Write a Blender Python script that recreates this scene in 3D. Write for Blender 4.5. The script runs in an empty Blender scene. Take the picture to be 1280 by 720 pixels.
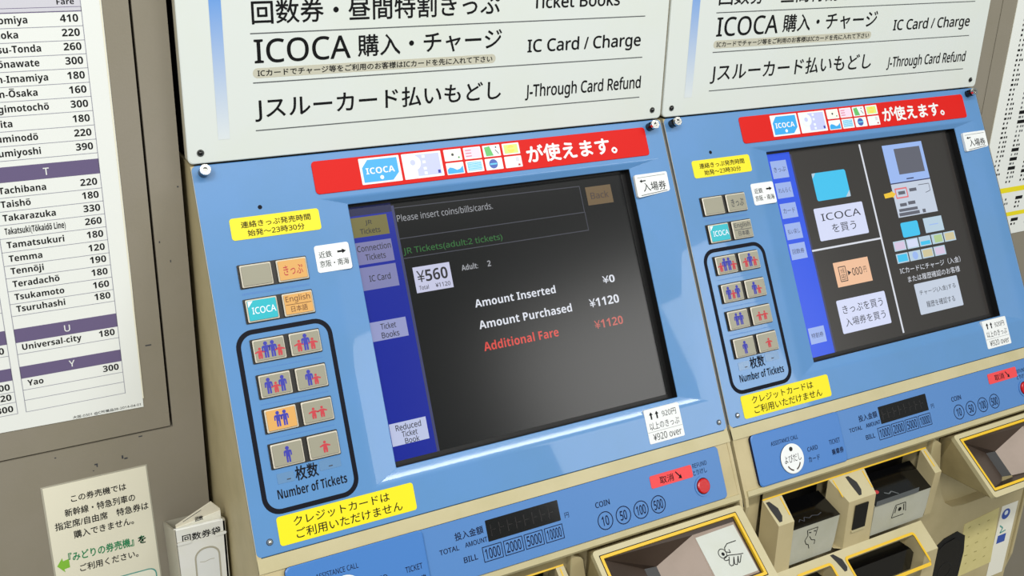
import bpy, math, random
from mathutils import Vector, Matrix
random.seed(4)
C = bpy.context.scene.collection
H = 1.35                       # height of the knee between the sign plane and the sloping front
TILT = 0.470567                # slope of the machine fronts from the vertical
WALL_Y = 0.0196

# ------------------------------------------------------------------ camera, world, lights, exposure
sc = bpy.context.scene
cam = bpy.data.cameras.new('camera'); cam_o = bpy.data.objects.new('camera', cam); C.objects.link(cam_o)
R0 = Vector((0.89849, -0.43889, 0.00996)); R1 = Vector((-0.13509, -0.29800, -0.94496)); R2 = Vector((0.41770, 0.84769, -0.32704))
M = Matrix.Identity(4)
for r in range(3):
    M[r][0] = R0[r]; M[r][1] = -R1[r]; M[r][2] = -R2[r]
M.translation = Vector((-0.16322, -0.91246, 0.23744 + H))
cam_o.matrix_world = M
cam.sensor_width = 36.0; cam.lens = 36 * 1200.863 / 1280
cam.shift_x = (640 - 570.382) / 1280; cam.shift_y = -(360 - 303.226) / 1280
cam.clip_start = 0.02
sc.camera = cam_o
sc.view_settings.view_transform = 'Standard'; sc.view_settings.look = 'None'
sc.view_settings.gamma = 1.0; sc.view_settings.use_curve_mapping = False
sc.view_settings.exposure = 0.0
w = bpy.data.worlds.new('station_hall'); sc.world = w; w.use_nodes = True
w.node_tree.nodes['Background'].inputs[0].default_value = (0.93, 1.0, 0.97, 1)
w.node_tree.nodes['Background'].inputs[1].default_value = 0.30
def area(name, loc, target, sx, sy, power, col=(1, .985, .955)):
    l = bpy.data.lights.new(name, 'AREA'); l.shape = 'RECTANGLE'; l.size = sx; l.size_y = sy; l.energy = power; l.color = col
    o = bpy.data.objects.new(name, l); C.objects.link(o); o.location = loc
    o.rotation_euler = (Vector(target) - Vector(loc)).to_track_quat('-Z', 'Y').to_euler()
    return o
area('overhead_light', (0.2, -1.45, 2.85), (0.2, -1.0, 0), 4.2, 0.16, 60)
area('overhead_light', (-1.5, -2.6, 2.85), (0.0, -.3, 1.2), 0.3, 1.6, 42)
area('overhead_light', (3.7, -4.5, 2.85), (1.0, -0.2, 1.2), 1.7, 1.3, 34)  # added light, set where it reflects in the screen's lower right

# ------------------------------------------------------------------ materials
def lin(c):
    c = c / 255.0
    return c / 12.92 if c <= 0.04045 else ((c + 0.055) / 1.055) ** 2.4
MATS = {}
def mat(name, rgb, rough=0.5, metal=0.0, emit=0.0, spec=0.5, dirt=0.0, scale=12.0, bump=0.0, coat=0.0):
    m = bpy.data.materials.new(name); m.use_nodes = True
    nt = m.node_tree; b = nt.nodes['Principled BSDF']
    col = (lin(rgb[0]), lin(rgb[1]), lin(rgb[2]), 1)
    b.inputs['Base Color'].default_value = col
    b.inputs['Roughness'].default_value = rough; b.inputs['Metallic'].default_value = metal
    b.inputs['Specular IOR Level'].default_value = spec
    b.inputs['Coat Weight'].default_value = coat; b.inputs['Coat Roughness'].default_value = 0.03
    if emit:
        b.inputs['Base Color'].default_value = (col[0]*.2, col[1]*.2, col[2]*.2, 1)
        b.inputs['Emission Color'].default_value = col; b.inputs['Emission Strength'].default_value = emit
    if dirt or bump:
        tc = nt.nodes.new('ShaderNodeTexCoord'); nz = nt.nodes.new('ShaderNodeTexNoise')
        nz.inputs['Scale'].default_value = scale; nz.inputs['Detail'].default_value = 6; nz.inputs['Roughness'].default_value = 0.6
        nt.links.new(tc.outputs['Object'], nz.inputs['Vector'])
        if dirt:
            rp = nt.nodes.new('ShaderNodeValToRGB')
            rp.color_ramp.elements[0].position = 0.3; rp.color_ramp.elements[1].position = 0.6
            k = 1 - dirt
            rp.color_ramp.elements[0].color = (col[0]*k, col[1]*k, col[2]*k*0.95, 1); rp.color_ramp.elements[1].color = col
            nt.links.new(nz.outputs['Fac'], rp.inputs['Fac']); nt.links.new(rp.outputs['Color'], b.inputs['Base Color'])
        if bump:
            n2 = nt.nodes.new('ShaderNodeTexNoise'); n2.inputs['Scale'].default_value = 420; n2.inputs['Detail'].default_value = 3
            nt.links.new(tc.outputs['Object'], n2.inputs['Vector'])
            bp = nt.nodes.new('ShaderNodeBump'); bp.inputs['Strength'].default_value = bump; bp.inputs['Distance'].default_value = 0.0006
            nt.links.new(n2.outputs['Fac'], bp.inputs['Height']); nt.links.new(bp.outputs['Normal'], b.inputs['Normal'])
    MATS[name] = m
    return m
mat('blue_paint', (88, 138, 192), .36, spec=.4, bump=.06, dirt=.05, scale=9, coat=.5)
mat('strip_blue', (78, 126, 186), .38, bump=.06)
mat('block_blue', (66, 120, 188), .36, bump=.06)
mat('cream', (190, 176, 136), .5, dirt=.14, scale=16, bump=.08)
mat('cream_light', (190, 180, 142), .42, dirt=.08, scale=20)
mat('cream_dark', (162, 148, 108), .55, dirt=.25, scale=18, bump=.08)  # darker, blotchier cream for recess faces and tray sides
mat('wall_grey', (140, 133, 119), .55, dirt=.07, scale=8, bump=.18)
mat('groove', (16, 14, 13), .8)
mat('seam_grey', (92, 92, 88), .6)
mat('sign_white', (219, 225, 221), .32, dirt=.015, scale=6)
mat('sign_edge', (205, 198, 175), .45)
mat('ink', (10, 11, 13), .6, spec=.2); mat('ink_soft', (58, 60, 66), .5); mat('line_grey', (88, 92, 94), .5)
mat('ink_navy', (5, 7, 22), .6, spec=.2); mat('ink_strip', (10, 16, 50), .6, spec=.2)
mat('pill_grey', (196, 194, 176), .5)
mat('red', (208, 20, 12), .5, spec=.2); mat('red_button', (190, 12, 20), .25); mat('red_ink', (176, 46, 50), .5)
mat('pink_red', (228, 66, 70), .42)
mat('yellow', (236, 220, 6), .45); mat('yellow_line', (222, 180, 28), .45)
mat('white', (228, 231, 231), .45, spec=.3); mat('paper', (236, 234, 220), .55); mat('paper_poster', (233, 236, 232), .3)
mat('notice_paper', (233, 229, 208), .35)
mat('black', (9, 9, 10), .45); mat('black_gloss', (7, 7, 8), .12, spec=.6); mat('dark_brown', (62, 50, 42), .35, dirt=.2)
mat('rubber', (26, 26, 26), .6)
mat('brown_plate', (142, 124, 110), .4, dirt=.15, scale=30)
mat('chrome', (214, 214, 210), .18, metal=1.0); mat('steel', (150, 150, 146), .3, metal=1.0)
mat('btn_grey', (150, 147, 129), .35); mat('btn_edge', (206, 199, 182), .28); mat('btn_frame', (30, 27, 22), .45)
mat('btn_amber', (250, 190, 104), .4, emit=.62); mat('btn_teal', (38, 176, 190), .35)
mat('amber_ink', (96, 52, 14), .5)
mat('person_blue', (46, 48, 160), .5); mat('person_red', (186, 52, 62), .5)
mat('card_blue', (40, 160, 226), .35); mat('card_cyan', (92, 190, 224), .4); mat('card_lilac', (186, 192, 238), .4); mat('card_pale', (226, 236, 246), .4)
mat('card_green', (92, 182, 96), .4); mat('card_lime', (206, 226, 120), .4); mat('card_cream', (240, 240, 222), .4); mat('card_yellow', (244, 208, 84), .4)
mat('card_pink', (232, 206, 226), .4); mat('card_rose', (212, 120, 140), .4)
mat('purple', (104, 92, 128), .4); mat('purple_pale', (206, 205, 214), .4); mat('table_line', (150, 150, 164), .4)
mat('green_ink', (28, 134, 84), .5); mat('green_arrow', (132, 190, 62), .45); mat('teal_line', (84, 160, 150), .45)
mat('acrylic', (176, 172, 156), .25); mat('holder_white', (232, 233, 230), .38, dirt=.03, scale=40); mat('kraft', (214, 208, 190), .6)
mat('plate_grey', (178, 178, 164), .45, dirt=.1, scale=30); mat('sticker_grey', (190, 194, 186), .4, dirt=.05, scale=30); mat('tape', (100, 138, 178), .15); mat('display_seg', (20, 15, 15), .3)
mat('note_yellow', (214, 202, 140), .5, dirt=.06, scale=60); mat('note_ink', (150, 140, 82), .5)
mat('sticker_blue', (54, 84, 170), .4)
mat('floor_grey', (120, 116, 108), .6, dirt=.1)
# the lit screens
mat('lcd', (9, 10, 11), .2, spec=.45)
mat('lcd_r', (56, 53, 50), .24, spec=.5, emit=.7)
def em(name, rgb, s=1.0, rough=.24): return mat(name, rgb, rough, emit=s, spec=.5)
em('scr_menu', (0, 28, 150), .75); em('scr_menu_dim', (24, 30, 80), .6); em('scr_menu_r', (42, 84, 226), .8)  # the dim menu blue holds the screen's viewing-angle falloff in its colour
em('scr_div', (64, 68, 112), .6); em('scr_line', (70, 72, 84), .6)
em('scr_olive', (112, 106, 58), .8); em('scr_lav1', (116, 116, 160), .85); em('scr_lav2', (122, 124, 170), .8)
em('scr_lav3', (140, 146, 190), .85); em('scr_lav4', (176, 184, 214), .9); em('scr_brown', (104, 84, 54), .8)  # lavenders brighten down the menu: viewing-angle shift and reflections put in colour
em('scr_white', (214, 218, 228), .8); em('scr_dimwhite', (150, 152, 158), .8); em('scr_green', (34, 92, 40), .9); em('scr_red', (204, 56, 46), .85)
em('scr_redim', (176, 74, 64), .9); em('scr_box', (188, 190, 216), .85)
em('scr_btn', (200, 206, 232), .92); em('scr_rbtn', (150, 172, 226), .85); em('scr_peach', (226, 180, 146), .9); em('scr_mach', (150, 178, 232), .85)
em('scr_machl', (190, 200, 216), .85); em('scr_machs', (96, 98, 110), .8); em('scr_cyan', (62, 184, 226), .9); em('scr_pale', (178, 200, 216), .85)
em('scr_yel', (226, 186, 52), .9); em('scr_pinkred', (214, 112, 116), .9); em('scr_lgreen', (170, 196, 140), .85); em('scr_tan', (200, 190, 150), .85); em('scr_lilac', (206, 190, 216), .85)
mat('scr_ink', (16, 16, 24), .3); mat('scr_inkb', (40, 42, 80), .3); mat('scr_inkbrown', (52, 34, 26), .3)

# fading blue stripe printed on the header signs
def stripe_material():
    m = bpy.data.materials.new('blue_fade_print'); m.use_nodes = True; nt = m.node_tree; b = nt.nodes['Principled BSDF']
    b.inputs['Roughness'].default_value = .32
    tc = nt.nodes.new('ShaderNodeTexCoord'); sp = nt.nodes.new('ShaderNodeSeparateXYZ'); mr = nt.nodes.new('ShaderNodeMapRange'); rp = nt.nodes.new('ShaderNodeValToRGB')
    mr.inputs['From Min'].default_value = H + .02; mr.inputs['From Max'].default_value = H + .18
    nt.links.new(tc.outputs['Object'], sp.inputs[0]); nt.links.new(sp.outputs['Z'], mr.inputs['Value']); nt.links.new(mr.outputs[0], rp.inputs[0])
    e = rp.color_ramp.elements
    e[0].position = 0; e[0].color = (lin(222), lin(228), lin(228), 1); e[1].position = 1; e[1].color = (lin(70), lin(142), lin(222), 1)
    nt.links.new(rp.outputs[0], b.inputs['Base Color']); MATS['blue_fade'] = m
stripe_material()

# ------------------------------------------------------------------ frames (mm) and part builder
class Fr:
    def __init__(s, o, right, down, out): s.o, s.r, s.d, s.n = Vector(o), Vector(right), Vector(down), Vector(out)
    def p(s, u, v, n=0.0): return s.o + (s.r * u + s.d * v + s.n * n) * 0.001
ca, sa = math.cos(TILT), math.sin(TILT)
SIGN = Fr((0, 0, H), (1, 0, 0), (0, 0, -1), (0, -1, 0))
BLUE = Fr((0, 0, H), (1, 0, 0), (0, -sa, -ca), (0, -ca, sa))
WALL = Fr((0, WALL_Y, H), (1, 0, 0), (0, 0, -1), (0, -1, 0))
A2 = TILT + 0.475
c2, s2 = math.cos(A2), math.sin(A2)
TRAY = Fr(BLUE.p(0, 460.7, 8), (1, 0, 0), (0, -s2, -c2), (0, -c2, s2))
FLA = Fr(BLUE.p(0, 466, -22), (1, 0, 0), (0, -s2, -c2), (0, -c2, s2))
FRONT_Y = -0.2209
FRO = Fr((0, FRONT_Y, H), (1, 0, 0), (0, 0, -1), (0, -1, 0))
FLB = Fr((0, FRONT_Y, H - .512), (1, 0, 0), (0, -s2, -c2), (0, -c2, s2))

def rrect(u0, v0, u1, v1, r=0.0, k=5):
    r = max(0.0001, min(r, abs(u1-u0)/2 - .001, abs(v1-v0)/2 - .001)); out = []
    for cx, cy, a0 in ((u1-r, v0+r, -90), (u1-r, v1-r, 0), (u0+r, v1-r, 90), (u0+r, v0+r, 180)):
        for i in range(k):
            a = math.radians(a0 + 90*i/(k-1)); out.append((cx + r*math.cos(a), cy + r*math.sin(a)))
    return out
def circ(u, v, r, k=28, rv=None):
    rv = rv or r
    return [(u + r*math.cos(2*math.pi*i/k), v + rv*math.sin(2*math.pi*i/k)) for i in range(k)]
GLYPH = {}
def sans(t, heavy):
    """plain grotesque letters and figures (the sans-serif alphabets of Unicode)"""
    o = ''
    for ch in t:
        if 'A' <= ch <= 'Z': o += chr((0x1D5D4 if heavy else 0x1D5A0) + ord(ch) - 65)
        elif 'a' <= ch <= 'z': o += chr((0x1D5EE if heavy else 0x1D5BA) + ord(ch) - 97)
        elif '0' <= ch <= '9': o += chr((0x1D7EC if heavy else 0x1D7E2) + ord(ch) - 48)
        else: o += ch
    return o
def outline(t):
    c = bpy.data.curves.new('lettering', 'FONT'); c.body = t; c.resolution_u = 3
    o = bpy.data.objects.new('lettering', c)
    me = o.to_mesh()
    vs = [(v.co.x, v.co.y) for v in me.vertices]; fs = [tuple(p.vertices) for p in me.polygons]
    o.to_mesh_clear(); bpy.data.objects.remove(o); bpy.data.curves.remove(c)
    return vs, fs
def glyphs(s, bold):
    key = (s, bold)
    if key not in GLYPH:
        heavy = bold >= .02; ascii_ = all(ord(ch) < 0x250 for ch in s)
        plain = s.replace('ō', 'o').replace('Ō', 'O')
        vs, fs = outline(sans(plain, heavy))
        if ascii_ and bold in (.004, .02, .024): b = 0
        elif ascii_ and heavy: b = bold - .02
        else: b = bold
        for i, ch in enumerate(s):
            if ch in 'ōŌ':                       # the long-vowel bar
                x1 = max(p[0] for p in outline(sans(plain[:i+1], heavy))[0]); g = outline(sans(plain[i], heavy))[0]
                wd = max(p[0] for p in g) - min(p[0] for p in g); y = max(p[1] for p in g) + .09
                k = len(vs); vs += [(x1-wd*.88, y), (x1-wd*.12, y), (x1-wd*.12, y+.075), (x1-wd*.88, y+.075)]; fs.append((k, k+1, k+2, k+3))
        if b > .001:                             # a heavier cut: the outline repeated a hair to each side
            v0, f0 = vs, fs; vs, fs = [], []
            for q_, (dx, dy) in enumerate(((b, 0), (-b, 0), (0, b), (0, -b))):
                k = len(vs); vs += [(v_[0]+dx, v_[1]+dy, q_*.02) for v_ in v0]; fs += [tuple(q+k for q in f) for f in f0]
        GLYPH[key] = ([v_ if len(v_) == 3 else (v_[0], v_[1], 0) for v_ in vs], fs)
    return GLYPH[key]

class Part:
    def __init__(s): s.v, s.f, s.m, s.sm, s.names = [], [], [], [], []
    def mi(s, name):
        if name not in s.names: s.names.append(name)
        return s.names.index(name)
    def add(s, pts): 
        b = len(s.v); s.v += [tuple(p) for p in pts]; return list(range(b, b+len(pts)))
    def face(s, idx, m, smooth=False): s.f.append(tuple(idx)); s.m.append(s.mi(m)); s.sm.append(smooth)
    def poly(s, F, pts, n, m): s.face(s.add([F.p(u, v, n) for u, v in pts]), m); return s
    def rect(s, F, u0, v0, u1, v1, n, m): return s.poly(F, [(u0, v0), (u0, v1), (u1, v1), (u1, v0)], n, m)
    def loft(s, rings, m, smooth=False, cap=None):
        ids = [s.add(r) for r in rings]
        for a, b in zip(ids, ids[1:]):
            for i in range(len(a)):
                j = (i+1) % len(a); s.face((a[i], a[j], b[j], b[i]), m, smooth)
        if cap: s.face(ids[-1], cap)
        return ids
    def slab(s, F, pts, n0, n1, m, side=None, bev=0.0, bevm=None):
        """a plate with the given outline standing from n0 up to n1, its edge eased by bev"""
        side = side or m
        if bev:
            cu = sum(p[0] for p in pts)/len(pts); cv = sum(p[1] for p in pts)/len(pts)
            hu = max(abs(p[0]-cu) for p in pts); hv = max(abs(p[1]-cv) for p in pts)
            ins = [(cu + (p[0]-cu)*(hu-bev)/hu, cv + (p[1]-cv)*(hv-bev)/hv) for p in pts]
            lo = [F.p(u, v, n0) for u, v in pts]; mid = [F.p(u, v, n1-bev*.7) for u, v in pts]; top = [F.p(u, v, n1) for u, v in ins]
            s.loft([lo, mid], side); s.loft([mid, top], bevm or m); s.face(s.add(top), m)
        else:
            lo = [F.p(u, v, n0) for u, v in pts]; top = [F.p(u, v, n1) for u, v in pts]
            s.loft([lo, top], side); s.face(s.add(top), m)
        s.face(list(reversed(s.add(lo))), side)
        return s
    def frame(s, F, a, b, n0, n1, m):
        """a flat frame between outline a and hole b (same point count)"""
        A0 = [F.p(u, v, n0) for u, v in a]; A1 = [F.p(u, v, n1) for u, v in a]; B1 = [F.p(u, v, n1) for u, v in b]; B0 = [F.p(u, v, n0) for u, v in b]
        s.loft([A0, A1, B1, B0, A0], m); return s
    def flatring(s, F, a, b, n, m): s.loft([[F.p(u, v, n) for u, v in a], [F.p(u, v, n) for u, v in b]], m); return s
    def line(s, F, u0, v0, u1, v1, w, n, m):
        d = Vector((u1-u0, v1-v0)); d.normalize(); q = Vector((-d.y, d.x))*w/2
        return s.poly(F, [(u0+q.x, v0+q.y), (u0-q.x, v0-q.y), (u1-q.x, v1-q.y), (u1+q.x, v1+q.y)], n, m)
    def pline(s, F, pts, w, n, m):
        for a, b in zip(pts, pts[1:]): s.line(F, a[0], a[1], b[0], b[1], w, n, m)
        return s
    def box(s, F, u0, v0, u1, v1, n0, n1, m): return s.slab(F, [(u0, v0), (u0, v1), (u1, v1), (u1, v0)], n0, n1, m)
    def text(s, F, t, u0, u1, v0, v1, n, m, bold=0.0):
        """lettering whose ink fills u0..u1 by v0 (top) .. v1 (bottom)"""
        vs, fs = glyphs(t, bold)
        x0 = min(p[0] for p in vs); x1 = max(p[0] for p in vs); y0 = min(p[1] for p in vs); y1 = max(p[1] for p in vs)
        ku = (u1-u0)/max(x1-x0, 1e-6); kv = (v1-v0)/max(y1-y0, 1e-6)
        b = s.add([F.p(u0+(x-x0)*ku, v1-(y-y0)*kv, n+z) for x, y, z in vs])[0]
        for f in fs: s.face([b+i for i in f], m)
        return s
    def textb(s, F, t, u, v, h, n, m, bold=0.0, right=False, wf=1.0):
        """lettering on baseline v; h is the height of a capital"""
        vs, fs = glyphs(t, bold); k = h/.715
        x0 = min(p[0] for p in vs); x1 = max(p[0] for p in vs)
        off = u - (x1*k*wf if right else x0*k*wf)
        b = s.add([F.p(off + x*k*wf, v-y*k, n+z) for x, y, z in vs])[0]
        for f in fs: s.face([b+i for i in f], m)
        return s
    def person(s, F, u, v, h, m, n, adult=True):
        s.poly(F, circ(u, v-h*.88, h*.12, 12), n, m)
        if adult:
            pts = [(-.16, .76), (.16, .76), (.24, .70), (.25, .42), (.17, .42), (.16, .62), (.13, .62), (.13, .02), (.02, .02), (.015, .36), (-.015, .36), (-.02, .02), (-.13, .02), (-.13, .62), (-.16, .62), (-.17, .42), (-.25, .42), (-.24, .70)]
        else:
            pts = [(-.14, .74), (.14, .74), (.46, .60), (.44, .50), (.15, .56), (.2, .3), (.17, .02), (.03, .02), (.02, .25), (-.02, .25), (-.03, .02), (-.17, .02), (-.2, .3), (-.15, .56), (-.44, .50), (-.46, .60)]
        return s.poly(F, [(u+a*h, v-b*h) for a, b in pts], n, m)
    def build(s, name, parent=None, label=None):
        me = bpy.data.meshes.new(name); me.from_pydata(s.v, [], s.f)
        for nm in s.names: me.materials.append(MATS[nm])
        for p, i, q in zip(me.polygons, s.m, s.sm): p.material_index = i; p.use_smooth = q
        me.update()
        o = bpy.data.objects.new(name, me); C.objects.link(o)
        if parent: o.parent = parent
        if label: o['label'] = label
        return o
def thing(name, label, cat, loc=(0, 0, 0), group=None):
    o = bpy.data.objects.new(name, None); C.objects.link(o); o.location = loc; o.empty_display_size = .05
    o['label'] = label; o['category'] = cat
    if group: o['group'] = group
    return o
def struct(name, P): o = P.build(name); o['kind'] = 'structure'; return o
def dome(P, F, u, v, r, n0, h, m):
    rings = []
    for i in range(5):
        a = math.pi/2*i/4; rr = max(r*math.cos(a), .05); rings.append([F.p(x, y, n0 + h*math.sin(a)) for x, y in circ(u, v, rr, 18)])
    P.loft(rings, m, True, m)

# ------------------------------------------------------------------ room
P = Part()                               # grey steel facade with the panel joints
BK = 60.0
def wall_plate(u0, v0, u1, v1): P.box(WALL, u0, v0, u1, v1, -BK, 0, 'wall_grey')
P.box(WALL, -1600, -700, 2400, 1345, -90, -BK, 'groove')
wall_plate(-1600, -700, -37.4, 278.2)
wall_plate(-34.8, -700, -4.2, 1345); wall_plate(1124.5, -700, 1170.0, 1345)
wall_plate(1171.6, -700, 2400, 1345)
wall_plate(-1600, 280.4, -34.8, 1345)
for u, v, w_, h_, in ((-115.8, 304, 3.2, 1.6), (-114, 305.5, 1.2, 2.6), (-88.8, 301, 1.6, 4), (-86.5, 304.5, 3.4, 1.6), (-152, 287, 1.6, 1.2), (-70, 282.8, 3.6, 1.3), (-118, 311, 1.2, 1), (-54, 182, 6, 1.3), (-31, 74, 1.2, 2.0), (-22, 95, 1, 2.6), (-9, 20, 1.6, 1.6)):
    P.rect(WALL, u, v, u+w_, v+h_, .12, 'ink_soft')
struct('wall_back', P)
P = Part(); FL = Fr((0, 0, 0), (1, 0, 0), (0, -1, 0), (0, 0, 1))
P.box(FL, -1600, -40, 2400, 3200, -60, 0, 'floor_grey'); struct('floor', P)

# ------------------------------------------------------------------ header signs
def header_sign(k, label):
    t = thing('header_sign', label, 'sign', (.56*k, 0, 0), 'white service signs above the ticket machines')
    b = Part()
    b.slab(SIGN, rrect(.9, -330, 556.2, -5.2, 3), -19, -3.2, 'sign_edge'); b.slab(SIGN, rrect(3, -328, 554, -7, 3), -70, -19, 'groove')  # near-black back box puts the gap's shade into colour
    b.slab(SIGN, rrect(.2, -332, 556.8, -4.7, 5), -3.2, 0, 'sign_white', bev=.9)
    n = .2
    b.rect(SIGN, 30.2, -175, 41.6, -26.5, n, 'blue_fade')
    for v in (-171.8, -125.3, -78.7, -32.2): b.rect(SIGN, 67.2, v-.55, 523.8, v+.55, n, 'line_grey')
    b.text(SIGN, '回数券・昼間特割きっぷ', 69.5, 335, -156, -133.6, n, 'ink', .012)
    b.text(SIGN, 'Ticket Books', 374.5, 487.5, -152.6, -138.2, n, 'ink', .018)
    b.text(SIGN, 'ICOCA', 70, 167, -120, -97, n, 'ink', .009)
    b.text(SIGN, '購入・チャージ', 174.5, 338, -119.6, -97.6, n, 'ink', .012)
    b.slab(SIGN, rrect(67.5, -92.6, 331, -83, 4.6), -.1, .1, 'pill_grey')
    b.text(SIGN, 'ICカードでチャージ等をご利用のお客様はICカードを先に入れて下さい', 72, 327, -91.2, -84.4, n+.1, 'ink', .016)
    b.text(SIGN, 'IC Card / Charge', 369.8, 520, -106.6, -87.6, n, 'ink', .018)
    b.text(SIGN, 'Jスルーカード払いもどし', 67.4, 338.6, -64.4, -40.8, n, 'ink', .012)
    b.text(SIGN, 'J-Through Card Refund', 369, 524.2, -57.6, -38.6, n, 'ink', .018)
    b.build('sign_board', t)
    for u, v in ((12.4, -15.3), (543.8, -15.3)):
        s = Part(); s.slab(SIGN, circ(u, v, 3.5, 20), 0, .5, 'steel'); dome(s, SIGN, u, v, 2.7, .5, 2.2, 'black_gloss'); s.build('screw', t)
    return t
header_sign(0, 'white Japanese and English service sign above the left ticket machine')
header_sign(1, 'white Japanese and English service sign above the right ticket machine')

# ------------------------------------------------------------------ ticket machines
def yz_poly(P, u0, u1, pts, m):
    """prism across the machine: pts are (y, z) of its side outline"""
    a = [Vector((u0/1000, y, z+H)) for y, z in pts]; b = [Vector((u1/1000, y, z+H)) for y, z in pts]
    P.loft([a, b], m); P.face(list(reversed(P.add(a))), m); P.face(P.add(b), m)
def byz(v, n): p = BLUE.p(0, v, n); return (p.y, p.z - H)
def tyz(F, v, n): p = F.p(0, v, n); return (p.y, p.z - H)

def grid_plate(P, F, us, vs, holes, n, m):
    """a face split at us / vs with the cells in holes left open"""
    for i in range(len(us)-1):
        for j in range(len(vs)-1):
            if (i, j) not in holes: P.rect(F, us[i], vs[j], us[i+1], vs[j+1], n, m)

def card_strip(k, t, du):
    s = Part(); u0 = 120.3+du; n = 1.25
    s.slab(BLUE, rrect(u0, 4.6, u0+411.5, 38.8, 4), 0, 1.0, 'red', bev=.4)
    def card(a, b, c, d, m='white'): s.slab(BLUE, rrect(a+du, b, c+du, d, .8), .9, 1.15, m)
    card(170.4, 7, 215.3, 34.6)
    s.poly(BLUE, [(x+du, y) for x, y in ((180, 9), (212.6, 9), (212.6, 25), (205, 32.6), (173, 32.6), (173, 17))], n, 'card_blue')
    s.text(BLUE, 'ICOCA', 176.5+du, 208.5+du, 17.5, 24.2, n+.1, 'white', .02)
    s.poly(BLUE, circ(193+du, 28.6, 2.2, 10), n+.1, 'card_pale')
    card(218.2, 7, 263.6, 34.4)
    s.rect(BLUE, 234+du, 9, 261+du, 32, n, 'card_lilac'); s.poly(BLUE, circ(231+du, 17.5, 8, 24), n+.06, 'card_pale'); s.poly(BLUE, circ(229.8+du, 17, 3, 16), n+.12, 'card_lilac')
    for i, q in enumerate((10, 16, 23, 28)): s.rect(BLUE, 241+du, q, 244.5+du, q+3, n+.1, 'card_pale')
    s.rect(BLUE, 257+du, 27.5, 260+du, 31, n+.1, 'person_blue')
    cols = ((267.2, 288), (290.8, 311.6), (314.2, 335.4), (338.4, 359.6))
    for a, b in cols:
        card(a, 7, b, 19.8); card(a, 21.8, b, 34.6)
    a = cols[0][0]+du; s.rect(BLUE, a+1, 8, a+19.8, 18.8, n, 'card_cream'); s.poly(BLUE, circ(a+10, 13, 1.6, 8), n+.1, 'ink_soft'); s.poly(BLUE, circ(a+17, 16.5, 1.1, 8), n+.1, 'green_ink')
    s.poly(BLUE, [(a+1, 33.6), (a+1, 29), (a+4, 26.6), (a+8, 27.6), (a+12, 30), (a+16, 29), (a+19.6, 26), (a+19.6, 33.6)], n, 'card_blue')
    a = cols[1][0]+du; s.rect(BLUE, a+1, 8, a+19.8, 18.8, n, 'card_pink')
    for q in (9.6, 12.8, 16): s.rect(BLUE, a+2, q, a+9, q+1.1, n+.1, 'card_rose')
    s.rect(BLUE, a+2, 23.4, a+18.6, 32.6, n, 'card_cyan')
    for i in range(5): s.line(BLUE, a+2.5, 25+i*1.6, a+18, 24.4+i*1.8, .5, n+.1, 'card_pale')
    a = cols[2][0]+du; s.poly(BLUE, [(a+2, 9), (a+8.6, 8), (a+12, 18.8), (a+3, 18.8)], n, 'card_green'); s.rect(BLUE, a+15.6, 9, a+17, 10.5, n, 'ink'); s.line(BLUE, a+15, 12.5, a+18.6, 17.2, .8, n, 'ink_soft')
    s.poly(BLUE, circ(a+9.8, 28, 5.2, 20), n, 'sticker_blue'); s.rect(BLUE, a+5.4, 27.2, a+14.2, 29, n+.1, 'card_cyan')
    a = cols[3][0]+du; s.rect(BLUE, a+2, 8.6, a+19, 18.4, n, 'card_lime'); s.poly(BLUE, circ(a+10.4, 13.4, 4.6, 16), n+.06, 'card_yellow'); s.rect(BLUE, a+6.4, 12.4, a+14.4, 14, n+.1, 'card_lime')
    s.rect(BLUE, a+14, 23.4, a+18, 28, n, 'purple_pale'); s.rect(BLUE, a+16, 31, a+18.6, 33, n, 'red_ink')
    s.text(BLUE, 'が使えます。', 367+du, 487.5+du, 11.8, 32.4, n-.1, 'white', .03)
    s.build('card_banner', t, 'red banner with pictures of fare cards')

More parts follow.
